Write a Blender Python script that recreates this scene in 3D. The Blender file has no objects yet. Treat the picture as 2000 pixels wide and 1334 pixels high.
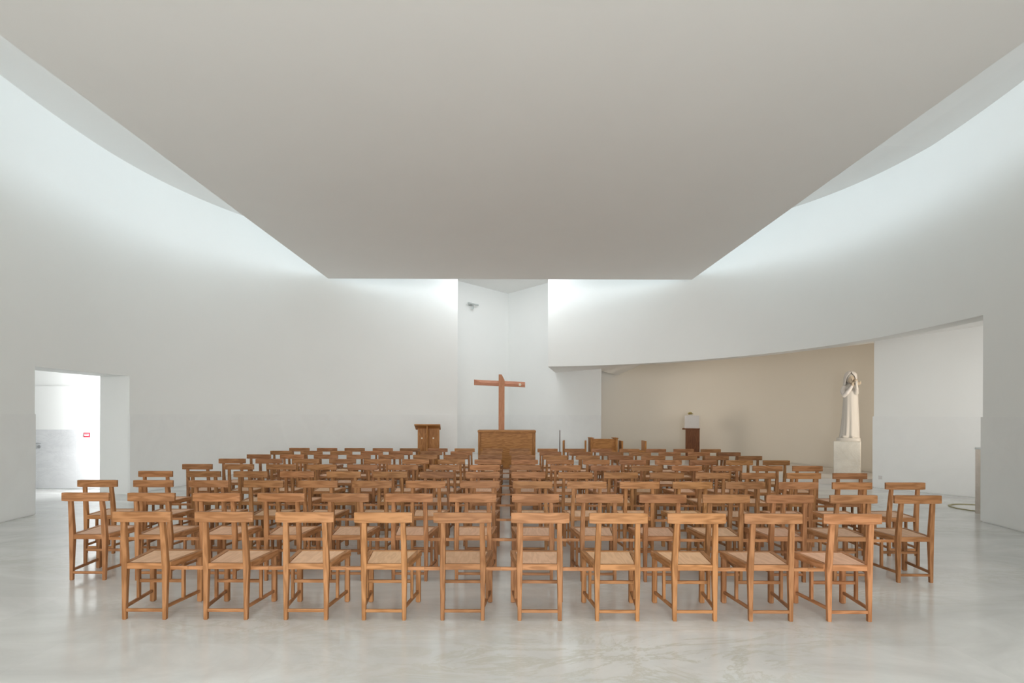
import bpy, bmesh, math, random
from mathutils import Vector, Matrix
random.seed(7)
SC = bpy.context.scene
COL = SC.collection
PI = math.pi

# ------------------------------------------------------------------ camera
F = 1043.0                      # focal length in pixels of the 2000 px frame
CAM_H = 1.55
cam_d = bpy.data.cameras.new('camera'); cam = bpy.data.objects.new('camera', cam_d); COL.objects.link(cam)
cam_d.sensor_width = 36.0; cam_d.sensor_fit = 'HORIZONTAL'
cam_d.lens = F / 2000 * 36.0
cam_d.shift_x = 0.006
cam_d.shift_y = 0.0713
cam_d.clip_start = 0.05; cam_d.clip_end = 200
cam.matrix_world = Matrix.Translation((0, 0, CAM_H)) @ Matrix.Rotation(math.radians(90), 4, 'X') @ Matrix.Rotation(0.0032, 4, 'Z')
SC.camera = cam

# ------------------------------------------------------------------ world, exposure
w = bpy.data.worlds.new('world'); SC.world = w; w.use_nodes = True
w.node_tree.nodes['Background'].inputs[0].default_value = (0.75, 0.85, 1.0, 1)
w.node_tree.nodes['Background'].inputs[1].default_value = 0.6
SC.view_settings.view_transform = 'Standard'
SC.view_settings.look = 'None'
SC.view_settings.gamma = 1.0
SC.view_settings.use_curve_mapping = False
SC.view_settings.exposure = -0.28
SC.cycles.max_bounces = 9
SC.cycles.diffuse_bounces = 8
SC.cycles.use_adaptive_sampling = True
SC.cycles.adaptive_threshold = 0.07
SC.cycles.glossy_bounces = 3
SC.cycles.use_denoising = True
SC.cycles.sample_clamp_indirect = 8

def area(name, loc, direction, sx, sy, power, color, spread=PI):
    l = bpy.data.lights.new(name, 'AREA'); l.shape = 'RECTANGLE'; l.size = sx; l.size_y = sy
    l.energy = power; l.color = color; l.spread = spread
    o = bpy.data.objects.new(name, l); COL.objects.link(o)
    o.location = loc
    o.rotation_euler = Vector(direction).to_track_quat('-Z', 'Y').to_euler()
    return o

CY = 9.4; R = 7.15              # plan circle of the nave
HW = 2.5                        # half width of the roof lantern
COOL = (0.76, 0.90, 1.0)
LP = 79.0
for k, (dx, dy) in enumerate(((1, 0), (-1, 0), (0, 1), (0, -1))):
    area('lantern_daylight', (dx * HW, CY + dy * HW, 5.86), (dx, dy, 0), 4.8, 0.8, LP, COOL)
area('entrance_daylight', (0, -8.6, 1.9), (0, 1, 0), 6.2, 3.6, 640.0, (1.0, 0.985, 0.975), math.radians(125))
area('niche_skylight', (0.0, 16.15, 6.27), (0, 0.45, -1), 2.3, 0.8, 125.0, (0.96, 0.975, 1.0))
area('vestibule_daylight', (-7.9, 10.5, 1.65), (-1, 0.12, 0), 0.6, 2.8, 62.0, (0.97, 0.98, 1.0))
area('chapel_back_fill', (8.75, 11.75, 1.7), (-0.6, 1.0, 0.0), 0.8, 2.4, 19.0, (1.0, 0.87, 0.72), math.radians(130))  # added warm fill, unseen behind the chapel front wall, brightens the back wall
area('chapel_front_fill', (8.3, 7.0, 1.8), (0.05, 1.0, 0.0), 1.4, 2.4, 23.0, (1.0, 0.965, 0.93), math.radians(100))  # added fill, unseen behind the right jamb, brightens the chapel front wall
area('chapel_left_fill', (3.0, 19.1, 1.7), (1.0, -0.6, 0.0), 0.9, 2.2, 16.0, (1.0, 0.88, 0.74), math.radians(90))  # added fill, unseen behind the niche wall, lifts the chapel from the left

# ------------------------------------------------------------------ helpers
def mesh_obj(name, bm, m, parent=None, smooth=False):
    me = bpy.data.meshes.new(name); bm.normal_update(); bm.to_mesh(me); bm.free()
    if isinstance(m, (list, tuple)):
        for x in m: me.materials.append(x)
    else: me.materials.append(m)
    if smooth:
        for p in me.polygons: p.use_smooth = True
    o = bpy.data.objects.new(name, me); COL.objects.link(o)
    if parent is not None: o.parent = parent
    return o

def struct(name, bm, m, parent=None, smooth=False):
    o = mesh_obj(name, bm, m, parent, smooth)
    if parent is None: o['kind'] = 'structure'
    return o

def thing(name, label, cat, loc=(0, 0, 0), rz=0, group=None):
    o = bpy.data.objects.new(name, None); COL.objects.link(o)
    o.empty_display_size = 0.1
    o.location = loc; o.rotation_euler = (0, 0, rz)
    o['label'] = label; o['category'] = cat
    if group: o['group'] = group
    return o

def tag(o, label, cat, group=None):
    o['label'] = label; o['category'] = cat
    if group: o['group'] = group
    return o

def hexa(bm, bot, top, bev=0.0):
    """eight corners: four at the bottom, four at the top, same winding"""
    b = bmesh.new()
    v = [b.verts.new(p) for p in list(bot) + list(top)]
    for f in ((3, 2, 1, 0), (4, 5, 6, 7), (0, 1, 5, 4), (1, 2, 6, 5), (2, 3, 7, 6), (3, 0, 4, 7)):
        b.faces.new([v[i] for i in f])
    bmesh.ops.recalc_face_normals(b, faces=b.faces)
    if bev > 0:
        bmesh.ops.bevel(b, geom=list(b.edges), offset=bev, segments=1, affect='EDGES', clamp_overlap=True)
    me = bpy.data.meshes.new('tmp'); b.to_mesh(me); b.free()
    bm.from_mesh(me); bpy.data.meshes.remove(me)
    return bm

def box(bm, x0, x1, y0, y1, z0, z1, bev=0.0):
    return hexa(bm, [(x0, y0, z0), (x1, y0, z0), (x1, y1, z0), (x0, y1, z0)],
                [(x0, y0, z1), (x1, y0, z1), (x1, y1, z1), (x0, y1, z1)], bev)

def nbox(*a, bev=0.0):
    bm = bmesh.new(); box(bm, *a, bev=bev); return bm

def cyl(bm, p0, p1, r0, r1=None, n=20, cap=True):
    r1 = r0 if r1 is None else r1
    p0 = Vector(p0); p1 = Vector(p1); ax = (p1 - p0).normalized()
    a = ax.orthogonal().normalized(); b = ax.cross(a)
    lo = [bm.verts.new(p0 + (a * math.cos(2*PI*i/n) + b * math.sin(2*PI*i/n)) * r0) for i in range(n)]
    hi = [bm.verts.new(p1 + (a * math.cos(2*PI*i/n) + b * math.sin(2*PI*i/n)) * r1) for i in range(n)]
    for i in range(n):
        bm.faces.new((lo[i], lo[(i+1) % n], hi[(i+1) % n], hi[i]))
    if cap:
        bm.faces.new(lo[::-1]); bm.faces.new(hi)
    return bm

def loft(bm, rings, cap=True):
    prev = None; first = None
    for ring in rings:
        cur = [bm.verts.new(p) for p in ring]
        if prev:
            n = len(cur)
            for i in range(n):
                bm.faces.new((prev[i], prev[(i+1) % n], cur[(i+1) % n], cur[i]))
        else: first = cur
        prev = cur
    if cap:
        bm.faces.new(first[::-1]); bm.faces.new(prev)
    return bm

def prism(bm, pts, z0, z1):
    lo = [bm.verts.new((x, y, z0)) for x, y in pts]; hi = [bm.verts.new((x, y, z1)) for x, y in pts]
    n = len(pts)
    for i in range(n): bm.faces.new((lo[i], lo[(i+1) % n], hi[(i+1) % n], hi[i]))
    bm.faces.new(lo[::-1]); bm.faces.new(hi)
    bmesh.ops.recalc_face_normals(bm, faces=bm.faces)
    return bm

def cp(a, r):                    # a point of the plan curve, angle in degrees from straight ahead
    t = math.radians(a); c = math.cos(t)
    return (r * math.sin(t) - 0.08 * (1 - max(0.0, c)), CY + r * c * (1.5 if c < 0 else 1.0))

def arc(bm, a0, a1, r0, r1, z0, z1, step=1.5):
    """curved solid wall, smooth faces stay separate from caps because of sharp angles"""
    n = max(1, int(abs(a1 - a0) / step))
    rings = []
    for i in range(n + 1):
        a = a0 + (a1 - a0) * i / n
        x0, y0 = cp(a, r0); x1, y1 = cp(a, r1)
        rings.append([(x0, y0, z0), (x1, y1, z0), (x1, y1, z1), (x0, y0, z1)])
    loft(bm, rings)
    bmesh.ops.recalc_face_normals(bm, faces=bm.faces)
    return bm

def autosmooth(o, ang=30):
    me = o.data
    for p in me.polygons: p.use_smooth = True
    bm = bmesh.new(); bm.from_mesh(me)
    for e in bm.edges:
        if len(e.link_faces) == 2 and e.calc_face_angle(0) > math.radians(ang): e.smooth = False
        elif len(e.link_faces) != 2: e.smooth = False
    bm.to_mesh(me); bm.free()
    return o

def wall_seg(bm, p, q, th, z0, z1):
    """straight wall from p to q, thickness th to the left of the direction p -> q"""
    p = Vector(p); q = Vector(q); d = (q - p).normalized(); nrm = Vector((-d.y, d.x)) * th
    return hexa(bm, [(p.x, p.y, z0), (q.x, q.y, z0), (q.x + nrm.x, q.y + nrm.y, z0), (p.x + nrm.x, p.y + nrm.y, z0)],
                [(p.x, p.y, z1), (q.x, q.y, z1), (q.x + nrm.x, q.y + nrm.y, z1), (p.x + nrm.x, p.y + nrm.y, z1)])

# ------------------------------------------------------------------ materials
def mat(name, color, rough=0.6, spec=0.3):
    m = bpy.data.materials.new(name); m.use_nodes = True
    b = m.node_tree.nodes['Principled BSDF']
    b.inputs['Base Color'].default_value = (*color, 1)
    b.inputs['Roughness'].default_value = rough
    b.inputs['Specular IOR Level'].default_value = spec
    return m

def nodes(m): return m.node_tree.nodes, m.node_tree.links, m.node_tree.nodes['Principled BSDF']

def plaster(name, color):
    m = mat(name, color, 0.9, 0.08); N, L, b = nodes(m)
    tc = N.new('ShaderNodeNewGeometry'); nz = N.new('ShaderNodeTexNoise')
    nz.inputs['Scale'].default_value = 0.9; nz.inputs['Detail'].default_value = 5
    L.new(tc.outputs['Position'], nz.inputs['Vector'])
    cr = N.new('ShaderNodeValToRGB')
    cr.color_ramp.elements[0].position = 0.3; cr.color_ramp.elements[1].position = 0.7
    cr.color_ramp.elements[0].color = (*[c * 0.985 for c in color], 1); cr.color_ramp.elements[1].color = (*color, 1)
    L.new(nz.outputs['Fac'], cr.inputs['Fac']); L.new(cr.outputs['Color'], b.inputs['Base Color'])
    n2 = N.new('ShaderNodeTexNoise'); n2.inputs['Scale'].default_value = 120; n2.inputs['Detail'].default_value = 3
    L.new(tc.outputs['Position'], n2.inputs['Vector'])
    bp = N.new('ShaderNodeBump'); bp.inputs['Strength'].default_value = 0.04; bp.inputs['Distance'].default_value = 0.002
    L.new(n2.outputs['Fac'], bp.inputs['Height']); L.new(bp.outputs['Normal'], b.inputs['Normal'])
    return m

def marble(name, base, vein, rough, spec, scale=0.55, contrast=1.0, rot=(0.2, 0.1, 0.5), slabs=False):
    m = mat(name, base, rough, spec); N, L, b = nodes(m)
    tc = N.new('ShaderNodeNewGeometry'); mp = N.new('ShaderNodeMapping')
    mp.inputs['Rotation'].default_value = rot; mp.inputs['Scale'].default_value = (scale, scale * 2.2, scale * 1.6)
    L.new(tc.outputs['Position'], mp.inputs['Vector'])
    n1 = N.new('ShaderNodeTexNoise'); n1.inputs['Scale'].default_value = 1.0; n1.inputs['Detail'].default_value = 9
    n1.inputs['Roughness'].default_value = 0.62; n1.inputs['Distortion'].default_value = 1.4
    L.new(mp.outputs['Vector'], n1.inputs['Vector'])
    r1 = N.new('ShaderNodeValToRGB'); e = r1.color_ramp.elements
    e[0].position = 0.33; e[1].position = 0.62
    e[0].color = (*[c * (1 - 0.13 * contrast) for c in base], 1); e[1].color = (*base, 1)
    L.new(n1.outputs['Fac'], r1.inputs['Fac'])
    n2 = N.new('ShaderNodeTexNoise'); n2.inputs['Scale'].default_value = 1.6; n2.inputs['Detail'].default_value = 12
    n2.inputs['Roughness'].default_value = 0.7; n2.inputs['Distortion'].default_value = 2.2
    L.new(mp.outputs['Vector'], n2.inputs['Vector'])
    r2 = N.new('ShaderNodeValToRGB'); e = r2.color_ramp.elements
    e[0].position = 0.455; e[0].color = (0, 0, 0, 1); e[1].position = 0.5; e[1].color = (1, 1, 1, 1)
    x = e.new(0.545); x.color = (0, 0, 0, 1)
    L.new(n2.outputs['Fac'], r2.inputs['Fac'])
    n3 = N.new('ShaderNodeTexNoise'); n3.inputs['Scale'].default_value = 0.7
    L.new(mp.outputs['Vector'], n3.inputs['Vector'])
    r3 = N.new('ShaderNodeValToRGB'); r3.color_ramp.elements[0].position = 0.45; r3.color_ramp.elements[1].position = 0.72
    L.new(n3.outputs['Fac'], r3.inputs['Fac'])
    ml = N.new('ShaderNodeMath'); ml.operation = 'MULTIPLY'; L.new(r2.outputs['Color'], ml.inputs[0]); L.new(r3.outputs['Color'], ml.inputs[1])
    m2 = N.new('ShaderNodeMath'); m2.operation = 'MULTIPLY'; m2.inputs[1].default_value = 0.45 * contrast; L.new(ml.outputs[0], m2.inputs[0])
    mx = N.new('ShaderNodeMix'); mx.data_type = 'RGBA'
    L.new(m2.outputs[0], mx.inputs['Factor']); L.new(r1.outputs['Color'], mx.inputs['A']); mx.inputs['B'].default_value = (*vein, 1)
    out = mx.outputs['Result']
    if slabs:                        # each sawn slab has its own faint tone
        bk = N.new('ShaderNodeTexBrick'); bk.inputs['Scale'].default_value = 1.0; bk.inputs['Mortar Size'].default_value = 0.0008
        bk.inputs['Brick Width'].default_value = 1.5; bk.inputs['Row Height'].default_value = 0.9
        bk.inputs['Color1'].default_value = (1, 1, 1, 1); bk.inputs['Color2'].default_value = (0.93, 0.935, 0.93, 1)
        bk.inputs['Mortar'].default_value = (0.88, 0.88, 0.87, 1)
        L.new(tc.outputs['Position'], bk.inputs['Vector'])
        mm = N.new('ShaderNodeMix'); mm.data_type = 'RGBA'; mm.blend_type = 'MULTIPLY'; mm.inputs['Factor'].default_value = 1
        L.new(out, mm.inputs['A']); L.new(bk.outputs['Color'], mm.inputs['B']); out = mm.outputs['Result']
    L.new(out, b.inputs['Base Color'])
    return m

def wood(name, dark, light, axis, rough=0.5):
    """grain runs along the local axis; the object colour shifts the tone of a whole chair"""
    m = mat(name, light, rough, 0.3); N, L, b = nodes(m)
    tc = N.new('ShaderNodeTexCoord'); oi = N.new('ShaderNodeObjectInfo')
    sc = N.new('ShaderNodeVectorMath'); sc.operation = 'SCALE'; sc.inputs['Scale'].default_value = 37.0
    rv = N.new('ShaderNodeCombineXYZ'); L.new(oi.outputs['Random'], rv.inputs[0]); L.new(oi.outputs['Random'], rv.inputs[1])
    L.new(oi.outputs['Random'], rv.inputs[2]); L.new(rv.outputs[0], sc.inputs[0])
    ad = N.new('ShaderNodeVectorMath'); ad.operation = 'ADD'
    L.new(tc.outputs['Object'], ad.inputs[0]); L.new(sc.outputs[0], ad.inputs[1])
    mp = N.new('ShaderNodeMapping'); s = [14.0, 14.0, 14.0]; s['xyz'.index(axis)] = 2.2
    mp.inputs['Scale'].default_value = s
    L.new(ad.outputs[0], mp.inputs['Vector'])
    n1 = N.new('ShaderNodeTexNoise'); n1.inputs['Scale'].default_value = 1.0; n1.inputs['Detail'].default_value = 2
    L.new(mp.outputs['Vector'], n1.inputs['Vector'])
    mu = N.new('ShaderNodeMath'); mu.operation = 'MULTIPLY'; mu.inputs[1].default_value = 30.0
    L.new(n1.outputs['Fac'], mu.inputs[0])
    sn = N.new('ShaderNodeMath'); sn.operation = 'SINE'; L.new(mu.outputs[0], sn.inputs[0])
    mr = N.new('ShaderNodeMapRange'); mr.inputs['From Min'].default_value = -1; mr.inputs['From Max'].default_value = 1
    L.new(sn.outputs[0], mr.inputs['Value'])
    mp2 = N.new('ShaderNodeMapping'); s2 = [160.0, 160.0, 160.0]; s2['xyz'.index(axis)] = 7.0
    mp2.inputs['Scale'].default_value = s2; L.new(ad.outputs[0], mp2.inputs['Vector'])
    n2 = N.new('ShaderNodeTexNoise'); n2.inputs['Scale'].default_value = 1.0; n2.inputs['Detail'].default_value = 4
    L.new(mp2.outputs['Vector'], n2.inputs['Vector'])
    mxf = N.new('ShaderNodeMix'); mxf.data_type = 'FLOAT'; mxf.inputs['Factor'].default_value = 0.5
    L.new(mr.outputs['Result'], mxf.inputs['A']); L.new(n2.outputs['Fac'], mxf.inputs['B'])
    cr = N.new('ShaderNodeValToRGB'); cr.color_ramp.elements[0].position = 0.1; cr.color_ramp.elements[1].position = 0.75
    cr.color_ramp.elements[0].color = (*dark, 1); cr.color_ramp.elements[1].color = (*light, 1)
    L.new(mxf.outputs['Result'], cr.inputs['Fac'])
    ml = N.new('ShaderNodeMix'); ml.data_type = 'RGBA'; ml.blend_type = 'MULTIPLY'; ml.inputs['Factor'].default_value = 1
    L.new(cr.outputs['Color'], ml.inputs['A']); L.new(oi.outputs['Color'], ml.inputs['B'])
    L.new(ml.outputs['Result'], b.inputs['Base Color'])
    bp = N.new('ShaderNodeBump'); bp.inputs['Strength'].default_value = 0.08; bp.inputs['Distance'].default_value = 0.001
    L.new(n2.outputs['Fac'], bp.inputs['Height']); L.new(bp.outputs['Normal'], b.inputs['Normal'])
    return m

M_WALL = plaster('white_plaster', (0.89, 0.90, 0.885))
M_CEIL = plaster('ceiling_plaster', (0.915, 0.915, 0.90))
M_CHAPEL = plaster('cream_plaster', (0.84, 0.79, 0.70))
M_FLOOR = marble('floor_marble', (0.785, 0.79, 0.775), (0.55, 0.54, 0.46), 0.15, 0.42, 0.55, 1.5, slabs=True)
M_WAIN = marble('wall_marble', (0.875, 0.885, 0.875), (0.78, 0.78, 0.76), 0.35, 0.3, 0.6, 0.25)
M_WAINV = marble('vestibule_marble', (0.74, 0.75, 0.76), (0.55, 0.56, 0.58), 0.4, 0.3, 0.9, 1.0, (0.4, 0.3, 0.2))
M_STEP = marble('step_marble', (0.70, 0.66, 0.62), (0.5, 0.45, 0.4), 0.25, 0.4, 0.4, 0.6)
M_PED = marble('pedestal_marble', (0.74, 0.73, 0.68), (0.50, 0.44, 0.34), 0.4, 0.3, 1.6, 1.2)
M_POST = marble('post_marble', (0.62, 0.56, 0.50), (0.45, 0.37, 0.28), 0.4, 0.3, 2.0, 1.2)
WD, WL = (0.27, 0.115, 0.040), (0.45, 0.215, 0.092)
M_WX = wood('chair_wood_x', WD, WL, 'x'); M_WY = wood('chair_wood_y', WD, WL, 'y'); M_WZ = wood('chair_wood_z', WD, WL, 'z')
M_WP = wood('seat_wood_toplit', (0.74, 0.445, 0.27), (0.86, 0.545, 0.355), 'y')  # chair seats lightened, light from above put into the wood colour
AD, AL = (0.33, 0.135, 0.034), (0.50, 0.230, 0.068)
M_AX = wood('altar_wood_x', AD, AL, 'x'); M_AZ = wood('altar_wood_z', AD, AL, 'z')
M_TZ = wood('stand_wood', (0.13, 0.040, 0.010), (0.20, 0.070, 0.020), 'z')
M_CX = wood('cross_wood_x', (0.50, 0.20, 0.11), (0.58, 0.26, 0.15), 'x'); M_CZ = wood('cross_wood_z', (0.52, 0.22, 0.11), (0.60, 0.28, 0.15), 'z')
M_STATUE = mat('statue_white', (0.63, 0.61, 0.575), 0.55, 0.3)
M_FACE = mat('statue_face', (0.60, 0.51, 0.40), 0.6, 0.3)
M_SLEEVE = mat('statue_mantle', (0.74, 0.72, 0.70), 0.5, 0.3)
M_WHITE = mat('white_lacquer', (0.72, 0.70, 0.69), 0.45, 0.3)
M_GOLD = mat('gilt_metal', (0.55, 0.46, 0.18), 0.4, 0.5); M_GOLD.node_tree.nodes['Principled BSDF'].inputs['Metallic'].default_value = 0.5
M_STEEL = mat('brushed_steel', (0.55, 0.56, 0.57), 0.35, 0.5); M_STEEL.node_tree.nodes['Principled BSDF'].inputs['Metallic'].default_value = 0.8
M_RED = mat('red_plastic', (0.55, 0.03, 0.06), 0.5, 0.4)
M_PINK = mat('pale_plate', (0.85, 0.70, 0.72), 0.5, 0.3)
M_GREY = mat('grey_metal', (0.52, 0.55, 0.54), 0.5, 0.4)
M_DARK = mat('dark_brown_metal', (0.10, 0.055, 0.04), 0.5, 0.4)
M_BRASS = mat('brass_pegs', (0.85, 0.78, 0.62), 0.4, 0.5)
M_RING = mat('bronze_ring', (0.35, 0.32, 0.17), 0.45, 0.5)

# ------------------------------------------------------------------ the setting
ZR = 6.30                         # roof soffit
ZS, ZT = 5.15, 5.36               # hung ceiling, underside and top
ZL = 3.03                         # lintel of the side chapel
ZW = 1.535                        # top of marble wainscot
TH = 0.62
fl = bmesh.new(); box(fl, -13, 12.5, -9.4, 23, -0.2, 0); struct('floor', fl, M_FLOOR)

AL_, AR_ = -83.7, -96.75          # jambs of the left door
DH = 2.26
b = bmesh.new(); arc(b, -12.0, AL_, R, R + TH, 0, ZR); arc(b, AL_, AR_, R, R + TH, DH, ZR); arc(b, AR_, -134, R, R + TH, 0, ZR)
autosmooth(struct('wall_left', b, M_WALL))
AC0, AC1 = 10.4, 98.42
b = bmesh.new(); arc(b, AC0, AC1, R, R + 0.35, ZL, ZR); arc(b, AC1, 134, R, R + 0.35, 0, ZR)
autosmooth(struct('wall_right', b, M_WALL))
# marble wainscot standing 12 mm proud, with a shadow gap above the floor
b = bmesh.new(); arc(b, -12.1, AL_ - 0.0, R - 0.014, R + 0.02, 0.014, ZW); arc(b, AR_, -134, R - 0.014, R + 0.02, 0.014, ZW)
autosmooth(struct('trim_1', b, M_WAIN))
b = bmesh.new(); arc(b, AC1 - 0.1, 134, R - 0.014, R + 0.02, 0.014, ZW)
autosmooth(struct('trim_2', b, M_WAIN))

# apse niche: two planes meeting in a corner under the same roof
PC = (0.08, 21.0); P2 = (3.08, 17.25); PL = (-6.0, 14.28)
b = bmesh.new(); wall_seg(b, PC, PL, -0.3, 0, ZR); struct('wall_niche_left', b, M_WALL)
b = bmesh.new(); prism(b, [P2, PC, (PC[0] + 0.3, PC[1] + 0.2), (P2[0] + 0.085, P2[1] + 0.43)], 0, ZR); struct('wall_niche_right', b, M_WALL)
b = bmesh.new(); wall_seg(b, PC, PL, 0.012, 0.12, ZW); struct('trim_3', b, M_WAIN)
b = bmesh.new(); wall_seg(b, P2, PC, 0.012, 0.12, ZW); struct('trim_4', b, M_WAIN)
# wall between lintel and niche edge, above the soffit
q = cp(21.4, R + 0.34)
b = bmesh.new(); wall_seg(b, P2, q, -0.15, ZL + 0.1, ZR); struct('wall_niche_return', b, M_WALL)

# roof with the lantern opening over the hung ceiling
def zroof(x, y):                 # the soffit dips a little towards the front right
    g = min(1, max(0, (x - 1.5) / 5.0)); h = min(1, max(0, (12.3 - y) / 3.4))
    return ZR - 0.26 * g * h
b = bmesh.new()
GX = [-13, -9, -6, -4, -HW, -1, 1, HW, 3.5, 4.5, 5.5, 6.5, 7.5, 9, 12.5]
GY = [-9.4, -4, 0, 3, 5, CY - HW, 8, 8.9, 9.6, 10.3, 11, CY + HW, 12.3, 14, 16, 18, 20, 23]
for zo in (0.0, 0.3):
    V = {(i, j): b.verts.new((x, y, zroof(x, y) + zo)) for i, x in enumerate(GX) for j, y in enumerate(GY)}
    for i in range(len(GX) - 1):
        for j in range(len(GY) - 1):
            if GX[i] >= -HW and GX[i+1] <= HW and GY[j] >= CY - HW and GY[j+1] <= CY + HW: continue
            b.faces.new((V[i, j], V[i+1, j], V[i+1, j+1], V[i, j+1]))
bmesh.ops.delete(b, geom=[v for v in b.verts if not v.link_faces], context='VERTS')
struct('ceiling', b, M_CEIL)
b = nbox(-HW - 0.05, HW + 0.05, CY - HW - 0.05, CY + HW + 0.05, ZR + 0.3, ZR + 0.45); struct('ceiling_lantern_cover', b, M_CEIL)
b = bmesh.new(); prism(b, [(-4.84, 4.4), (4.975, 4.4), (4.93, 14.2), (-4.735, 14.2)], ZS, ZT)
struct('ceiling_hung_canopy', b, M_CEIL)

# side chapel behind the lintel
def soffit_k(a):
    if a <= 21.5: return 0.004
    if a >= 27: return 0.115
    return 0.004 + (a - 21.5) / 5.5 * 0.111
def niche_r(a):
    t = math.radians(a); dx, dy = math.sin(t), math.cos(t)
    ex, ey = P2[0] - PC[0], P2[1] - PC[1]
    ox, oy = PC[0], PC[1] - CY
    det = -dx * ey + dy * ex
    return (-ox * ey + oy * ex) / det
CH = [(9.75, 8.0), (9.6, 10.5), (9.4, 12.4), (9.2, 13.5), (8.97, 14.6), (8.55, 16.0), (7.8, 17.5), (6.6, 18.9), (5.0, 19.9), (3.2, 20.4), (2.0, 20.6)]
b = bmesh.new(); rings = []
N_ = 66
for i in range(N_ + 1):
    a = AC0 + (116 - AC0) * i / N_
    r1 = niche_r(a) + 0.1 if a < 21.4 else 13.2
    k = soffit_k(a); ring = []
    for j in range(7):
        r = R + 0.01 + (r1 - R - 0.01) * j / 6
        x, y = cp(a, r); ring.append((x, y, ZL + k * (r - R)))
    rings.append(ring)
vs = [[b.verts.new(p) for p in ring] for ring in rings]
up = [[b.verts.new((p[0], p[1], p[2] + 0.12)) for p in ring] for ring in rings]
for i in range(N_):
    for j in range(6):
        b.faces.new((vs[i][j], vs[i][j+1], vs[i+1][j+1], vs[i+1][j])); b.faces.new((up[i][j], up[i+1][j], up[i+1][j+1], up[i][j+1]))
autosmooth(struct('ceiling_side_chapel', b, M_CEIL), 50)
def smooth_pts(P, n):
    out = []
    for i in range(len(P) - 1):
        p0 = Vector(P[max(i-1, 0)]); p1 = Vector(P[i]); p2 = Vector(P[i+1]); p3 = Vector(P[min(i+2, len(P)-1)])
        for k in range(n):
            t = k / n
            out.append(0.5 * ((2*p1) + (-p0 + p2)*t + (2*p0 - 5*p1 + 4*p2 - p3)*t*t + (-p0 + 3*p1 - 3*p2 + p3)*t**3))
    out.append(Vector(P[-1])); return out
CS = smooth_pts(CH, 6)
def curve_wall(bm, P, off0, off1, z0, z1):
    rings = []
    for i, p in enumerate(P):
        d = (P[min(i+1, len(P)-1)] - P[max(i-1, 0)]).normalized(); n = Vector((d.y, -d.x))
        a_, b_ = p + n * off0, p + n * off1
        rings.append([(a_.x, a_.y, z0), (b_.x, b_.y, z0), (b_.x, b_.y, z1), (a_.x, a_.y, z1)])
    loft(bm, rings); bmesh.ops.recalc_face_normals(bm, faces=bm.faces); return bm
b = bmesh.new(); curve_wall(b, CS, 0, 0.3, 0, 4.2); autosmooth(struct('wall_chapel_back', b, M_CHAPEL))
b = bmesh.new(); curve_wall(b, CS, -0.012, 0.0, 0.13, ZW); autosmooth(struct('trim_5', b, M_CHAPEL))
# free-standing white wall on the right of the chapel
PA = (7.94, 11.52); PB = (9.75, 8.97)
b = bmesh.new(); wall_seg(b, PB, PA, -0.10, 0.0, 3.9); struct('wall_chapel_front', b, M_WALL)
dv = (Vector(PA) - Vector(PB)).normalized()
PA2 = Vector(PA) + dv * 0.02
b = bmesh.new(); wall_seg(b, PB, (PA2.x, PA2.y), 0.012, 0.014, ZW); struct('trim_6', b, M_WAIN)
b = bmesh.new(); wall_seg(b, (9.75, 8.97), (9.75, 3.0), 0.2, 0, 4.0); wall_seg(b, (9.75, 3.0), (4.2, 3.0), 0.2, 0, 4.0); struct('wall_chapel_side', b, M_WALL)

# raised sanctuary, one step
pts = [(-6.62, 12.07), (7.72, 12.07), (7.72, 12.07)]
pts = [(cp(-a, R + 0.05)[0], cp(-a, R + 0.05)[1]) for a in (68.1, 60, 50, 40, 30, 20, 12)]
pts += [(-1.6, 19.1), (0.08, 20.95), (3.0, 20.3), (6.6, 18.85), (8.5, 16.0), (9.15, 13.5), (9.35, 12.1), (8.15, 12.07)]
b = bmesh.new(); prism(b, pts, 0.0005, 0.12); struct('floor_sanctuary_step', b, M_STEP)

# nave end behind the camera
b = bmesh.new()
wall_seg(b, cp(-134, R + 0.1), (-4.07, -9.1), -0.3, 0, ZR)
struct('wall_entrance_left', b, M_WALL)
b = bmesh.new(); wall_seg(b, cp(134, R + 0.1), (4.07, -9.1), 0.3, 0, ZR); struct('wall_entrance_right', b, M_WALL)
b = nbox(-4.4, 4.4, -9.3, -9.0, 0, ZR); struct('wall_entrance_back', b, M_WALL)

# vestibule beyond the left door
YV = 10.9
b = nbox(-13, -7.62, YV, YV + 0.2, 0, 3.3); struct('wall_vestibule_back', b, M_WALL)
b = nbox(-13, -12.8, 4.5, YV, 0, 3.3); struct('wall_vestibule_left', b, M_WALL)
b = nbox(-13, -6.9, 4.3, 4.5, 0, 3.3); struct('wall_vestibule_front', b, M_WALL)
b = nbox(-13, -7.66, 4.5, YV, 3.2, 3.3); struct('ceiling_vestibule', b, M_CEIL)
b = nbox(-12.8, -7.62, YV - 0.012, YV, 0.012, 1.215); struct('trim_7', b, M_WAINV)
d1 = bpy.data.objects.new('door_1', None); COL.objects.link(d1); d1.location = (-9.3, YV - 0.014, 0); d1['kind'] = 'structure'
struct('door_leaf', nbox(-0.31, 0.55, -0.001, 0.0, 1.215, 2.1), M_WALL, d1)
struct('lower_panel', nbox(-0.31, 0.55, -0.001, 0.0, 0.015, 1.2145), M_WAINV, d1)
b = bmesh.new(); cyl(b, (-0.22, -0.004, 0.935), (-0.22, -0.06, 0.935), 0.011); box(b, -0.30, -0.11, -0.07, -0.05, 0.924, 0.946, 0.004)
struct('door_handle', b, M_STEEL, d1)
b = bmesh.new(); cyl(b, (-0.20, -0.004, 0.865), (-0.20, -0.02, 0.865), 0.032, n=24); struct('keyhole_plate', b, M_STEEL, d1)

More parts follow.
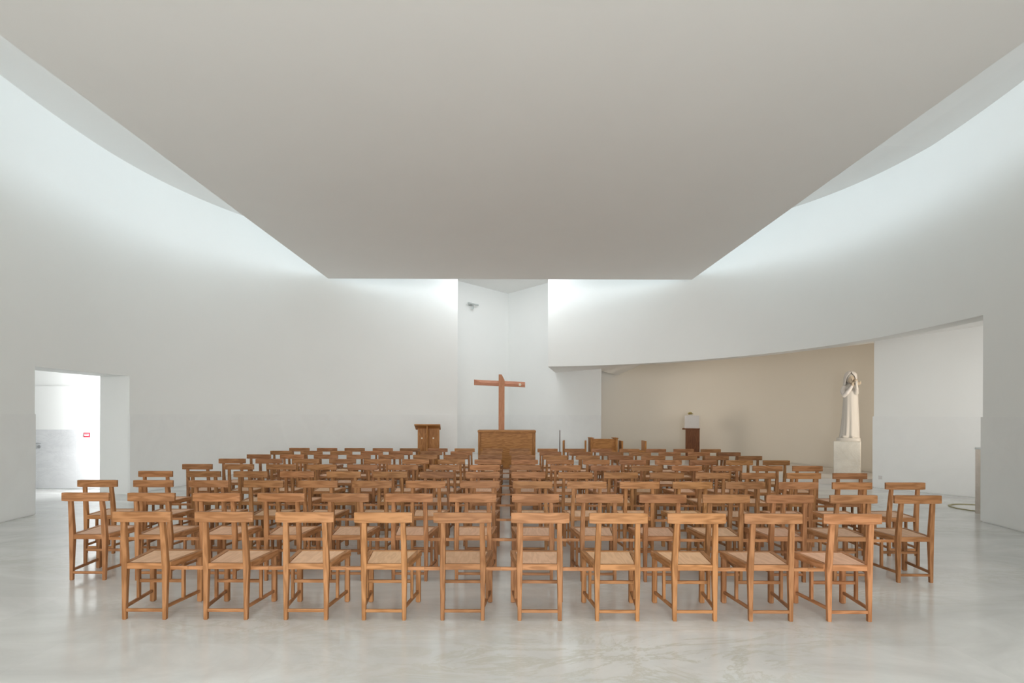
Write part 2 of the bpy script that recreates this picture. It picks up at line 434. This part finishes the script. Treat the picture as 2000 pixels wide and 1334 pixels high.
# ------------------------------------------------------------------ the chair
def chair_parts():
    """origin on the floor, midway between the backs of the rear legs; +y is the sitting direction"""
    P = []
    def leg_rear(s):
        bm = bmesh.new()
        lv = [  # z, outer half-width, width across, rear y, depth
            (0.0, 0.1635, 0.0255, 0.000, 0.026), (0.004, 0.1655, 0.0285, -0.001, 0.030),
            (0.20, 0.1685, 0.034, 0.000, 0.034), (0.40, 0.1725, 0.0425, 0.000, 0.040),
            (0.55, 0.169, 0.040, -0.010, 0.036), (0.745, 0.163, 0.036, -0.026, 0.030)]
        rings = []
        for z, ox, wd, y, dp in lv:
            x0, x1 = s * (ox - wd), s * ox; c = 0.0035
            xa, xb = min(x0, x1), max(x0, x1)
            rings.append([(xa + c, y, z), (xb - c, y, z), (xb, y + c, z), (xb, y + dp - c, z), (xb - c, y + dp, z),
                          (xa + c, y + dp, z), (xa, y + dp - c, z), (xa, y + c, z)])
        return loft(bm, rings)
    def leg_front(s):
        bm = bmesh.new(); x1 = 0.214; x0 = x1 - 0.038
        xa, xb = (x0, x1) if s > 0 else (-x1, -x0); y0, y1 = 0.384, 0.420
        rings = []
        for z, i in ((0, 0.006), (0.006, 0.0), (0.375, 0.0)):
            c = 0.004; a0, a1, c0, c1 = xa + i, xb - i, y0 + i, y1 - i
            rings.append([(a0 + c, c0, z), (a1 - c, c0, z), (a1, c0 + c, z), (a1, c1 - c, z), (a1 - c, c1, z), (a0 + c, c1, z), (a0, c1 - c, z), (a0, c0 + c, z)])
        return loft(bm, rings)
    P.append(('leg', leg_rear(-1), M_WZ)); P.append(('leg', leg_rear(1), M_WZ))
    P.append(('leg', leg_front(-1), M_WZ)); P.append(('leg', leg_front(1), M_WZ))
    # curved top rail
    bm = bmesh.new(); rings = []; n = 12
    for i in range(n + 1):
        x = -0.217 + 0.434 * i / n; sag = 0.012 * (1 - (x / 0.217) ** 2)
        y = -0.018 - sag * 0.6; th = 0.026; z0, z1 = 0.739, 0.817; c = 0.0025; e = 0.0025 if i in (0, n) else 0
        rings.append([(x, y - th/2 + e, z0 + c + e), (x, y - th/2 + c + e, z0 + e), (x, y + th/2 - c - e, z0 + e), (x, y + th/2 - e, z0 + c + e),
                      (x, y + th/2 - e, z1 - c - e), (x, y + th/2 - c - e, z1 - e), (x, y - th/2 + c + e, z1 - e), (x, y - th/2 + e, z1 - c - e)])
    P.append(('top_rail', loft(bm, rings), M_WX))
    # seat frame: rear rail, front rail, two flaring side rails
    zt, zb = 0.424, 0.374
    def xo(y): return 0.171 + (0.2185 - 0.171) * (y / 0.425)
    for s in (-1, 1):
        bm = bmesh.new()
        ya, yb = 0.006, 0.425; tw = 0.036
        yi = 0.040
        lo = [(s * xo(ya), ya, zb), (s * xo(yb), yb, zb), (s * (xo(yb) - tw), yb, zb), (s * (xo(ya) - tw), ya, zb)]
        ya2 = 0.038
        lo = [(s * xo(ya2), ya2, zb), (s * xo(yb), yb, zb), (s * (xo(yb) - tw), yb, zb), (s * (xo(ya2) - tw), ya2, zb)]
        hexa(bm, lo, [(x, y, zt) for x, y, z in lo], 0.002)
        P.append(('side_rail', bm, M_WY))
    bm = bmesh.new()
    box(bm, -0.134, 0.134, 0.004, 0.030, 0.380, zt, 0.002)
    P.append(('seat_rail', bm, M_WX)); bm = bmesh.new()
    box(bm, -(xo(0.4) - 0.036), xo(0.4) - 0.036, 0.388, 0.424, zb, zt, 0.002)
    P.append(('seat_rail', bm, M_WX))
    bm = bmesh.new(); ya, yb = 0.0335, 0.384; g = 0.0395; zp0, zp1 = 0.405, 0.4215
    lo = [(-(xo(ya) - g), ya, zp0), (xo(ya) - g, ya, zp0), (xo(yb) - g, yb, zp0), (-(xo(yb) - g), yb, zp0)]
    hexa(bm, lo, [(x, y, zp1) for x, y, z in lo], 0.0015)
    P.append(('seat', bm, M_WP))
    # low stretchers
    P.append(('stretcher', nbox(-0.144, 0.144, 0.005, 0.021, 0.058, 0.081, bev=0.002), M_WX))
    for s in (-1, 1):
        xa, xb = 0.154, 0.195; t = 0.010
        lo = [(s * (xa - t), 0.030, 0.080), (s * (xa + t), 0.030, 0.080), (s * (xb + t), 0.388, 0.078), (s * (xb - t), 0.388, 0.078)]
        bm = bmesh.new(); hexa(bm, lo, [(x, y, z + 0.023) for x, y, z in lo], 0.002)
        P.append(('side_stretcher', bm, M_WY))
    xm = 0.176
    for s in (-1, 1):
        P.append(('upright', nbox(min(s*(xm-0.011), s*(xm+0.011)), max(s*(xm-0.011), s*(xm+0.011)), 0.190, 0.216, 0.100, 0.376, bev=0.002), M_WZ))
    P.append(('cross_stretcher', nbox(-0.166, 0.166, 0.194, 0.212, 0.220, 0.244, bev=0.002), M_WX))
    return P

PARTS = []
for nm, bm, m in chair_parts():
    me = bpy.data.meshes.new(nm); bmesh.ops.recalc_face_normals(bm, faces=bm.faces); bm.to_mesh(me); bm.free(); me.materials.append(m)
    PARTS.append((nm, me))
ROWS = [
 [220, 380, 538, 692, 847, 999, 1152, 1305, 1455, 1610],
 [120, 249, 376.5, 503, 628.5, 753.5, 878, 1000.5, 1125.5, 1249.5, 1373.5, 1498, 1623, 1748.5],
 [151, 260, 369, 476, 582, 688, 793, 899, 1002, 1108, 1211, 1315, 1418, 1522, 1627, 1731],
 [270, 364, 456, 547, 638, 729, 820, 910, 999, 1091, 1180, 1270, 1359, 1449, 1538, 1628],
 [356, 437, 520, 599, 679, 758, 839, 918, 997, 1076, 1154, 1233.5, 1313, 1392, 1471, 1549],
 [427, 499, 571, 643, 712, 786, 856, 927, 999, 1069, 1139, 1210, 1280, 1348, 1419, 1491],
 [482, 547, 613, 677, 742, 807, 867, 934, 999, 1061, 1125, 1189, 1253, 1315, 1377, 1442],
 [528, 587, 645, 705, 763, 821, 880, 938, 995, 1054, 1112, 1171, 1229, 1287, 1344, 1404],
 [565, 619, 673, 728, 781, 835, 888, 943, 996, 1050, 1103, 1156, 1210, 1262, 1316, 1369]]
LEFT_N = [5, 7, 8, 8, 8, 8, 8, 8, 8]
ORD = ['first', 'second', 'third', 'fourth', 'fifth', 'sixth', 'seventh', 'eighth', 'ninth']
ROWN = ['in the row nearest the camera', 'in the second row from the camera', 'in the third row from the camera', 'in the fourth row from the camera',
        'in the fifth row, the middle row', 'in the fourth row from the altar', 'in the third row from the altar', 'in the second row from the altar', 'in the last row, nearest the altar']
D1 = 4.01
for r, row in enumerate(ROWS):
    d = D1 * (1 + 0.2345 * r)
    xs = [(px - 988) * (d - 0.03) / F + 0.217 for px in row]
    for c, x in enumerate(xs):
        if c < LEFT_N[r]:
            k = LEFT_N[r] - 1 - c; side = 'left'; last = (c == 0)
        else:
            k = c - LEFT_N[r]; side = 'right'; last = (c == len(xs) - 1)
        where = 'beside the aisle on its %s' % side if k == 0 else ('at the %s end' % side if last else '%s %s of the aisle' % (ORD[k], side))
        jy = random.uniform(-0.002, 0.002)
        t = thing('wooden_chair', 'wooden chair %s, %s' % (where, ROWN[r]), 'chair', (x, d + jy, 0), random.uniform(-0.001, 0.001), 'wooden chairs set out in rows')
        tone = random.choice([1.0, 1.0, 0.95, 0.92, 1.05, 1.08, 0.86, 0.8]) * random.uniform(0.96, 1.04)
        if k > 4 and random.random() < 0.5: tone *= 0.9  # some outer chairs darkened, weaker light towards the row ends put into the tone
        tint = (tone, tone * random.uniform(0.96, 1.04), tone * random.uniform(0.92, 1.06), 1)
        for nm, me in PARTS:
            o = bpy.data.objects.new(nm, me); COL.objects.link(o); o.parent = t
            v = random.uniform(0.95, 1.05) * (1.12 if nm in ('side_rail', 'seat_rail') else 1.0); o.color = (tint[0] * v, tint[1] * v, tint[2] * v, 1)  # seat frame rails lightened, top light put into their colour
        if c < len(xs) - 1:              # batten that ties the chair to its neighbour
            gap = xs[c + 1] - x
            o = mesh_obj('connecting_bar', nbox(0.150, gap / 2 - 0.0004, 0.0405, 0.060, 0.366, 0.391), M_WX, t); o.color = (1.1, 1.1, 1.12, 1)
        if c > 0:
            gap = x - xs[c - 1]
            o = mesh_obj('connecting_bar', nbox(-gap / 2 + 0.0004, -0.150, 0.0405, 0.060, 0.366, 0.391), M_WX, t); o.color = (1.1, 1.1, 1.12, 1)

# ------------------------------------------------------------------ sanctuary furniture
ZP = 0.12
def X(px, d): return (px - 988) * d / F
def Z(py, d, px=1000): return CAM_H - (py - (806 + 0.0034 * px)) * d / F

# altar
dA = 14.0
xa0, xa1 = X(933, dA), X(1047, dA); za = Z(840.5, dA, 990)
t = thing('altar', 'broad brown wooden altar table standing below the cross', 'altar', ((xa0 + xa1) / 2, dA, ZP))
hw = (xa1 - xa0) / 2; h = za - ZP
mesh_obj('table_top', nbox(-hw, hw, 0, 0.75, h - 0.055, h, bev=0.004), M_AX, t)
mesh_obj('front_panel', nbox(-hw + 0.09, hw - 0.09, 0.045, 0.075, 0.0, h - 0.055, bev=0.003), M_AX, t)
for s in (-1, 1):
    mesh_obj('side_panel', nbox(min(s * (hw - 0.09), s * (hw - 0.006)), max(s * (hw - 0.09), s * (hw - 0.006)), 0.12, 0.63, 0, h - 0.055, bev=0.003), M_AZ, t)
mesh_obj('rear_panel', nbox(-hw + 0.09, hw - 0.09, 0.675, 0.705, 0.0, h - 0.055, bev=0.003), M_AX, t)

# cross
dX = 15.3
s_ = F / dX
t = thing('cross', 'tall reddish wooden cross with a thick chamfered crossbar behind the altar', 'cross', (X(979.5, dX), dX, ZP), 0.0)
ztop = Z(731, dX, 980) - ZP; zarm0 = Z(742, dX, 980) - ZP
wpost = 11.5 / s_ / 2
bm = bmesh.new()
dep = 0.13
prof = [(-wpost, 0), (wpost, 0), (wpost, zarm0), (-0.01, ztop), (-wpost, ztop)]
prof = [(-wpost, 0), (wpost, 0), (wpost, zarm0), (wpost * 0.0, ztop), (-wpost, ztop)]
f0 = [bm.verts.new((x, 0, z)) for x, z in prof]; f1 = [bm.verts.new((x, dep, z)) for x, z in prof]
n = len(prof)
for i in range(n): bm.faces.new((f0[i], f0[(i+1) % n], f1[(i+1) % n], f1[i]))
bm.faces.new(f0[::-1]); bm.faces.new(f1); bmesh.ops.recalc_face_normals(bm, faces=bm.faces)
bmesh.ops.bevel(bm, geom=list(bm.edges), offset=0.004, segments=1, affect='EDGES')
mesh_obj('upright', bm, M_CZ, t)
def bar(name, xa, za_, xb, zb_, ya, yb, hgt, taper):
    bm = bmesh.new(); q = hgt / 2; k = q * 0.42
    def ring(x, z, y, e=1.0): return [(x, y, z - q*e), (x, y + 0.13, z - q*e), (x, y + 0.13, z + k*e), (x, y + 0.12, z + q*e), (x, y + 0.075, z + q*e), (x, y, z - k*0.2*e)]
    L_ = [ring(xa, za_, ya)]
    if taper: L_ = [[(xa, ya, za_ - q), (xa, ya + .13, za_ - q), (xa, ya + .13, za_ + q), (xa, ya + .10, za_ + q), (xa, ya + .0, za_ + q), (xa, ya, za_ + q*.6)], ring(xa + 0.22, za_ + (zb_ - za_) * 0.3, ya + (yb - ya) * 0.3)]
    L_.append(ring(xb, zb_, yb))
    loft(bm, L_); bmesh.ops.recalc_face_normals(bm, faces=bm.faces)
    return mesh_obj(name, bm, M_CX, t)
hb = 10.5 / s_
bar('cross_arm', X(925.5, dX) - X(979.5, dX), Z(746.5, dX) - ZP, -wpost + 0.01, Z(748.3, dX) - ZP, 0.02, 0.03, hb, True)
bar('cross_arm', wpost - 0.01, Z(748.6, dX) - ZP, X(1025.5, dX) - X(979.5, dX), Z(750.6, dX) - ZP, 0.03, 0.03, hb, False)
bm = bmesh.new(); bx, bz = X(1015.5, dX) - X(979.5, dX), Z(751, dX) - ZP
cyl(bm, (bx, 0.032, bz), (bx, 0.0, bz), 0.040, 0.030, n=14)
for a in range(5):
    an = a * 1.256; cyl(bm, (bx + .03*math.cos(an), 0.015, bz + .03*math.sin(an)), (bx + .03*math.cos(an), -0.01, bz + .03*math.sin(an)), 0.016, 0.008, n=8)
mesh_obj('rosette', bm, M_BRASS, t)['label'] = 'pale gilt boss on the right arm'

# lectern
dLc = 13.1
xc = X(836, dLc)
t = thing('lectern', 'tall brown wooden lectern with slanted top, left of the altar', 'lectern', (xc, dLc, ZP), 0.10)
zt = Z(828, dLc, 836) - ZP
mesh_obj('back_panel', nbox(-0.27, 0.27, 0.34, 0.37, 0, zt - 0.03, bev=0.003), M_AZ, t)
mesh_obj('side_panel', nbox(-0.035, -0.01, 0.0, 0.34, 0, zt - 0.035, bev=0.003), M_AZ, t)['label'] = 'upright centre fin'
bm = bmesh.new(); hexa(bm, [(-0.33, -0.06, zt - 0.03), (0.30, -0.06, zt - 0.03), (0.30, 0.52, zt - 0.155), (-0.33, 0.52, zt - 0.155)],
     [(-0.33, -0.06, zt), (0.30, -0.06, zt), (0.30, 0.52, zt - 0.125), (-0.33, 0.52, zt - 0.125)], 0.003)
mesh_obj('desk_top', bm, M_AX, t)
for px in (-0.165, 0.12):
    bm = bmesh.new(); cyl(bm, (px, 0.342, zt - 0.36), (px, 0.325, zt - 0.36), 0.022, 0.018, n=16); mesh_obj('peg', bm, M_BRASS, t)['label'] = 'pale round peg'
mesh_obj('foot_board', nbox(-0.27, 0.27, 0.02, 0.33, 0.0, 0.05, bev=0.003), M_AX, t)

# celebrant's chair and its two flanking stools
dS = 15.8
t = thing('celebrant_chair', 'wide low wooden box-backed seat between the two stools', 'chair', (X(1180.5, dS), dS, ZP))
h1 = Z(855, dS, 1180) - ZP; hw = 0.415
for s in (-1, 1):
    mesh_obj('side_panel', nbox(min(s*(hw-0.075), s*(hw-0.01)), max(s*(hw-0.075), s*(hw-0.01)), 0.02, 0.50, 0, h1 - 0.02, bev=0.003), M_AZ, t)
    mesh_obj('armrest', nbox(min(s*(hw-0.11), s*hw), max(s*(hw-0.11), s*hw), -0.02, 0.52, h1 - 0.02, h1, bev=0.003), M_AX, t)
mesh_obj('backrest', nbox(-hw + 0.075, hw - 0.075, 0.10, 0.125, 0.38, h1 - 0.03, bev=0.002), M_AX, t)
mesh_obj('seat', nbox(-hw + 0.075, hw - 0.075, 0.03, 0.48, 0.33, 0.38, bev=0.003), M_AX, t)
for (xa, xb, lab, rz) in ((1099, 1145, 'wooden stool with two upright side boards, left of the celebrant seat', -0.16), (1214, 1263, 'wooden stool with two upright side boards, right of the celebrant seat', 0.0)):
    x0, x1 = X(xa, dS), X(xb, dS); hw2 = (x1 - x0) / 2; h2 = Z(861, dS, 1180) - ZP
    t = thing('side_stool', lab, 'stool', ((x0 + x1) / 2, dS, ZP), rz, 'stools beside the celebrant seat')
    for s in (-1, 1):
        mesh_obj('side_board', nbox(min(s*hw2, s*(hw2-0.05)), max(s*hw2, s*(hw2-0.05)), 0.0, 0.42, 0, h2, bev=0.003), M_AZ, t)
    mesh_obj('seat', nbox(-hw2 + 0.05, hw2 - 0.05, 0.01, 0.41, 0.33, 0.37, bev=0.003), M_AX, t)

# slender pole
dp_ = 15.0
t = thing('slender_pole', 'very thin dark brown upright pole left of the stools', 'pole', (X(1093.5, dp_), dp_, ZP))
hp = Z(840, dp_, 1093) - ZP
bm = bmesh.new(); cyl(bm, (0, 0, 0.02), (0, 0, hp), 0.016, 0.010, n=12); mesh_obj('shaft', bm, M_DARK, t, True)
bm = bmesh.new(); cyl(bm, (0, 0, 0.0), (0, 0, 0.02), 0.12, n=24); mesh_obj('foot_plate', bm, M_DARK, t)

# tabernacle on its stand
dT = 17.9
t = thing('tabernacle_stand', 'dark brown wooden stand carrying a white box against the cream wall', 'stand', (X(1352.5, dT), dT, ZP), -0.36)
zb = Z(836.5, dT, 1352) - ZP
mesh_obj('column', nbox(-0.222, 0.225, 0.02, 0.30, 0, zb - 0.045, bev=0.003), M_TZ, t)
mesh_obj('shelf_board', nbox(-0.325, 0.23, 0, 0.46, zb - 0.045, zb, bev=0.003), M_TZ, t)
t2 = thing('tabernacle', 'white cubic tabernacle box on the dark wooden stand', 'box', (X(1351.8, dT), dT + 0.01, ZP + zb), -0.36)
hb2 = Z(811.5, dT, 1352) - Z(836.5, dT, 1352)
mesh_obj('cabinet', nbox(-0.235, 0.225, 0.0, 0.44, 0, hb2, bev=0.004), M_WHITE, t2)
mesh_obj('door_panel', nbox(-0.200, 0.190, -0.006, -0.0005, 0.03, hb2 - 0.03, bev=0.002), M_WHITE, t2)
t3 = thing('altar_ornament', 'small gilded ornament with white base on top of the white box', 'ornament', (X(1348.5, dT + 0.2), dT + 0.2, ZP + zb + hb2))
bm = bmesh.new(); cyl(bm, (0, 0, 0), (0, 0, 0.03), 0.08, 0.07, n=20); box(bm, 0.02, 0.07, -0.03, 0.03, 0.03, 0.075, 0.006); mesh_obj('base', bm, M_WHITE, t3)
bm = bmesh.new()
for i in range(14):
    a = i * 2.4; r = 0.012 + 0.055 * (i / 14)
    c = Vector((r * math.cos(a) - 0.01, r * math.sin(a), 0.05 + 0.045 * (1 - i / 14)))
    cyl(bm, c - Vector((0, 0, 0.028)), c + Vector((math.cos(a)*0.018, math.sin(a)*0.018, 0.022)), 0.012, 0.022, n=8)
mesh_obj('gilded_petals', bm, M_GOLD, t3)

# ------------------------------------------------------------------ statue on pedestal
dP = 12.75
xp0, xp1 = X(1628, dP), X(1680.5, dP); zp = Z(862.5, dP, 1655)
t = thing('statue_pedestal', 'square veined marble block carrying the white statue', 'pedestal', ((xp0 + xp1) / 2, dP, ZP), -0.615)
hw = 0.27
bm = nbox(-hw, hw, 0, 0.54, 0, zp - ZP, bev=0.006); mesh_obj('block', bm, M_PED, t)
dSt = 13.05; sx = dSt / F
st = thing('statue', 'white veiled statue of a woman lifting a child to her face', 'statue', (X(1659.5, dSt), dSt, zp), -0.57)
st.scale = (0.92, 0.92, 1.0)
def ell(bm, c, rx, ry, rz, seg=20, rings_=12, rot=None):
    m = Matrix.Translation(c) @ (rot or Matrix.Identity(4)) @ Matrix.Diagonal((rx, ry, rz, 1))
    bmesh.ops.create_uvsphere(bm, u_segments=seg, v_segments=rings_, radius=1, matrix=m)
def limb(bm, pts_, n=14):
    rings = []
    for i, (p, r) in enumerate(pts_):
        p = Vector(p)
        d = (Vector(pts_[min(i+1, len(pts_)-1)][0]) - Vector(pts_[max(i-1, 0)][0])).normalized()
        a = d.orthogonal().normalized() if i == 0 else (ref - d * ref.dot(d)).normalized()
        ref = a; b_ = d.cross(a)
        rings.append([p + (a * math.cos(2*PI*k/n) + b_ * math.sin(2*PI*k/n)) * r for k in range(n)])
    loft(bm, rings)
    ell(bm, Vector(pts_[0][0]), *[pts_[0][1]]*3); ell(bm, Vector(pts_[-1][0]), *[pts_[-1][1]]*3)
def remesh(o, vox, smooth=6):
    m = o.modifiers.new('remesh', 'REMESH'); m.mode = 'VOXEL'; m.voxel_size = vox; m.use_smooth_shade = True
    s = o.modifiers.new('smooth', 'SMOOTH'); s.factor = 0.5; s.iterations = smooth
    return o
# plinth
bm = bmesh.new()
def oval(cx, rx, ry, z, n=28, p=3.0, cy=0.0):
    out = []
    for i in range(n):
        a = 2*PI*i/n; c, s = math.cos(a), math.sin(a)
        out.append((cx + rx * math.copysign(abs(c) ** (2/p), c), cy + ry * math.copysign(abs(s) ** (2/p), s), z))
    return out
loft(bm, [oval(-0.025, 0.275, 0.20, 0.0), oval(-0.025, 0.27, 0.195, 0.07), oval(-0.02, 0.25, 0.18, 0.085)])
autosmooth(mesh_obj('plinth', bm, M_STATUE, st), 35)
# robe: lofted sections with folds that deepen to the hem
bm = bmesh.new()
prof = [(0.08, -0.240, 0.225, 0.165), (0.16, -0.225, 0.222, 0.160), (0.40, -0.195, 0.215, 0.150), (0.65, -0.175, 0.205, 0.142), (0.88, -0.160, 0.195, 0.138),
        (1.05, -0.150, 0.192, 0.140), (1.20, -0.150, 0.190, 0.138), (1.30, -0.150, 0.180, 0.120), (1.355, -0.110, 0.140, 0.09), (1.40, -0.055, 0.085, 0.06)]
rings = []
for z, xl, xr, ry in prof:
    cx = (xl + xr) / 2; rx = (xr - xl) / 2; amp = max(0, 0.085 * (1.15 - z) / 1.1) + 0.012
    ring = []
    for i in range(72):
        a = 2*PI*i/72; f = 1 + amp * (0.6 * math.sin(9 * a + 1.3 * z) + 0.5 * math.sin(14 * a + 2 + 2.0 * z)) * (0.4 + 0.6 * abs(math.sin(a)))
        ring.append((cx + rx * f * math.cos(a), ry * f * math.sin(a), z))
    rings.append(ring)
loft(bm, rings); ell(bm, Vector((-0.13, -0.12, 0.105)), 0.055, 0.09, 0.035); ell(bm, Vector((0.06, -0.13, 0.10)), 0.055, 0.09, 0.03)
ell(bm, Vector((0.015, 0.0, 1.42)), 0.062, 0.062, 0.10)                      # neck
ell(bm, Vector((0.018, 0.0, 1.53)), 0.110, 0.125, 0.145)                     # back of the head under the veil
# far arm lifting the child
limb(bm, [((0.140, -0.03, 1.28), 0.060), ((0.148, -0.12, 1.17), 0.054), ((0.150, -0.19, 1.28), 0.042), ((0.145, -0.215, 1.37), 0.030)])
ell(bm, Vector((0.145, -0.225, 1.39)), 0.030, 0.022, 0.035)
for k in range(4): limb(bm, [((0.125 + 0.014*k, -0.235, 1.395), 0.0085), ((0.128 + 0.013*k, -0.243, 1.43), 0.008), ((0.132 + 0.012*k, -0.238, 1.455), 0.007)], 8)
remesh(mesh_obj('robed_figure', bm, M_STATUE, st), 0.009, 3)
# near arm in its pale sleeve, elbow out to the left, hand towards the child
bm = bmesh.new()
limb(bm, [((-0.120, -0.02, 1.30), 0.068), ((-0.150, -0.06, 1.22), 0.070), ((-0.115, -0.13, 1.115), 0.060), ((-0.06, -0.175, 1.175), 0.052), ((0.01, -0.185, 1.27), 0.042), ((0.045, -0.19, 1.33), 0.034)])
remesh(mesh_obj('sleeve', bm, M_SLEEVE, st), 0.009, 3)
bm = bmesh.new()
ell(bm, Vector((0.06, -0.20, 1.355)), 0.028, 0.022, 0.036)
for k in range(4): limb(bm, [((0.045 + 0.013*k, -0.212, 1.37), 0.0085), ((0.055 + 0.013*k, -0.222, 1.40), 0.008), ((0.066 + 0.013*k, -0.220, 1.42), 0.007)], 8)
limb(bm, [((0.082, -0.195, 1.35), 0.010), ((0.10, -0.205, 1.37), 0.009)], 8)
remesh(mesh_obj('hand', bm, M_FACE, st), 0.006, 2)
# face turned to the right, towards the child
bm = bmesh.new()
ell(bm, Vector((0.03, -0.055, 1.505)), 0.082, 0.085, 0.115); ell(bm, Vector((0.04, -0.090, 1.435)), 0.050, 0.050, 0.045)
ell(bm, Vector((0.055, -0.145, 1.495)), 0.014, 0.022, 0.030); ell(bm, Vector((0.055, -0.137, 1.445)), 0.024, 0.012, 0.009)
ell(bm, Vector((0.025, -0.132, 1.525)), 0.017, 0.010, 0.009); ell(bm, Vector((0.078, -0.122, 1.525)), 0.015, 0.010, 0.009)
ell(bm, Vector((0.05, -0.128, 1.545)), 0.045, 0.014, 0.009)
remesh(mesh_obj('face', bm, M_FACE, st), 0.006, 2)
# veil: open shell over the head falling to the shoulders
bm = bmesh.new(); NS = 40
vr = []
for z, cx, rx, ry, op in ((1.36, -0.005, 0.135, 0.125, 0.85), (1.42, -0.0, 0.140, 0.130, 0.80), (1.48, 0.008, 0.142, 0.140, 0.78), (1.55, 0.014, 0.142, 0.145, 0.74), (1.61, 0.016, 0.136, 0.142, 0.40), (1.655, 0.018, 0.115, 0.122, 0.0), (1.69, 0.018, 0.075, 0.085, 0.0), (1.705, 0.018, 0.015, 0.018, 0.0)):
    ring = []
    for i in range(NS + 1):
        u = i / NS; a = -PI/2 + 0.12 + op + u * (2*PI - 2*op)
        f = 1 + 0.02 * math.sin(9 * a)
        ring.append(bm.verts.new((cx + rx * f * math.cos(a), ry * f * math.sin(a), z)))
    vr.append(ring)
for i in range(len(vr) - 1):
    for j in range(NS): bm.faces.new((vr[i][j], vr[i][j+1], vr[i+1][j+1], vr[i+1][j]))
o = mesh_obj('veil', bm, M_SLEEVE, st, True)
sd = o.modifiers.new('solid', 'SOLIDIFY'); sd.thickness = 0.014; sd.offset = 1
ss = o.modifiers.new('sub', 'SUBSURF'); ss.levels = 1; ss.render_levels = 2
# child held up against her cheek
bm = bmesh.new()
ell(bm, Vector((0.135, -0.135, 1.455)), 0.046, 0.05, 0.052)
ell(bm, Vector((0.120, -0.18, 1.46)), 0.007, 0.012, 0.012)
limb(bm, [((0.150, -0.145, 1.42), 0.040), ((0.185, -0.16, 1.395), 0.043), ((0.215, -0.17, 1.40), 0.036)])
limb(bm, [((0.215, -0.17, 1.40), 0.026), ((0.235, -0.19, 1.43), 0.019), ((0.23, -0.20, 1.395), 0.014)], 10)
limb(bm, [((0.155, -0.17, 1.41), 0.017), ((0.115, -0.205, 1.42), 0.014), ((0.085, -0.19, 1.435), 0.011)], 10)
remesh(mesh_obj('infant', bm, M_FACE, st), 0.006, 2)

# ------------------------------------------------------------------ small fixtures
# marble post and bronze ring in the floor by the right jamb
dQ = 8.5
t = thing('marble_post', 'slim veined marble post standing by the right wall edge', 'post', (X(1905, dQ) + 0.055, dQ - 0.045, 0), -0.72)
hq = Z(875, dQ, 1908)
mesh_obj('shaft', nbox(-0.07, 0.07, 0, 0.22, 0, hq - 0.02, bev=0.002), M_POST, t)
mesh_obj('cap', nbox(-0.078, 0.078, -0.008, 0.228, hq - 0.02, hq, bev=0.002), M_GREY, t)
bm = bmesh.new(); n = 64
ro, ri = 0.42, 0.385
for i in range(n):
    a0, a1 = 2*PI*i/n, 2*PI*(i+1)/n
    def P_(a, r, z): return (r * math.cos(a), r * math.sin(a), z)
    lo = [P_(a0, ri, 0), P_(a0, ro, 0), P_(a1, ro, 0), P_(a1, ri, 0)]
    hexa(bm, lo, [(x, y, 0.012) for x, y, z in lo])
bmesh.ops.remove_doubles(bm, verts=bm.verts, dist=1e-5)
o = mesh_obj('floor_ring', bm, M_RING); o.location = (7.54 + 0.42, 8.95, 0.0005)
tag(o, 'olive bronze ring lying on the floor beside the marble post', 'ring')

# plate with a red frame in the vestibule
zq = 1.55 - (849 - 806.5) * 10.88 / F; xq = X(170, 10.88)
t = thing('alarm_plate', 'small red-framed plate on the bright marble wall through the left doorway', 'sign', (xq, YV - 0.012, zq))
mesh_obj('frame', nbox(-0.062, 0.062, -0.02, 0.0, -0.044, 0.044, bev=0.003), M_RED, t)
mesh_obj('face_plate', nbox(-0.046, 0.046, -0.024, -0.0205, -0.022, 0.024, bev=0.002), M_PINK, t)
bm = bmesh.new()
for i in range(3): box(bm, -0.036 + 0.025 * i, -0.036 + 0.025 * i + 0.018, -0.0245, -0.0242, 0.006, 0.016)
mesh_obj('red_marking', bm, M_RED, t)

# twin spotlight bracket high on the niche wall
dN = 19.45
t = thing('wall_spotlight', 'small pale grey lamp fixture high on the niche wall', 'lamp', (X(920, dN), dN - 0.06, Z(601, dN, 920)), math.radians(47.8))
mesh_obj('mounting_plate', nbox(-0.10, 0.10, -0.02, 0.03, 0.06, 0.16, bev=0.004), M_GREY, t)
bm = bmesh.new(); cyl(bm, (-0.25, -0.10, 0.11), (0.25, -0.10, 0.11), 0.032, n=16); mesh_obj('lamp_tube', bm, M_GREY, t, False)
mesh_obj('bracket', nbox(-0.02, 0.02, -0.09, -0.02, 0.08, 0.12, bev=0.002), M_GREY, t)
bm = bmesh.new(); cyl(bm, (-0.05, -0.12, -0.04), (0.04, -0.06, 0.0), 0.05, 0.035, n=16); mesh_obj('spot_head', bm, M_GREY, t)
mesh_obj('stem', nbox(-0.01, 0.01, -0.09, -0.06, -0.02, 0.085), M_GREY, t)

# socket low on the free-standing chapel wall
bm = nbox(-0.035, 0.035, -0.008, 0.0, -0.035, 0.035, bev=0.003)
o = mesh_obj('wall_socket', bm, M_WHITE)
pt = Vector((7.94, 11.52)) - dv * 0.13
n_out = Vector((-dv.y, dv.x))
o.location = (pt.x + n_out.x * 0.0125, pt.y + n_out.y * 0.0125, 0.23); o.rotation_euler = (0, 0, math.atan2(-dv.y, -dv.x))
tag(o, 'small white square socket low on the right chapel wall', 'socket')
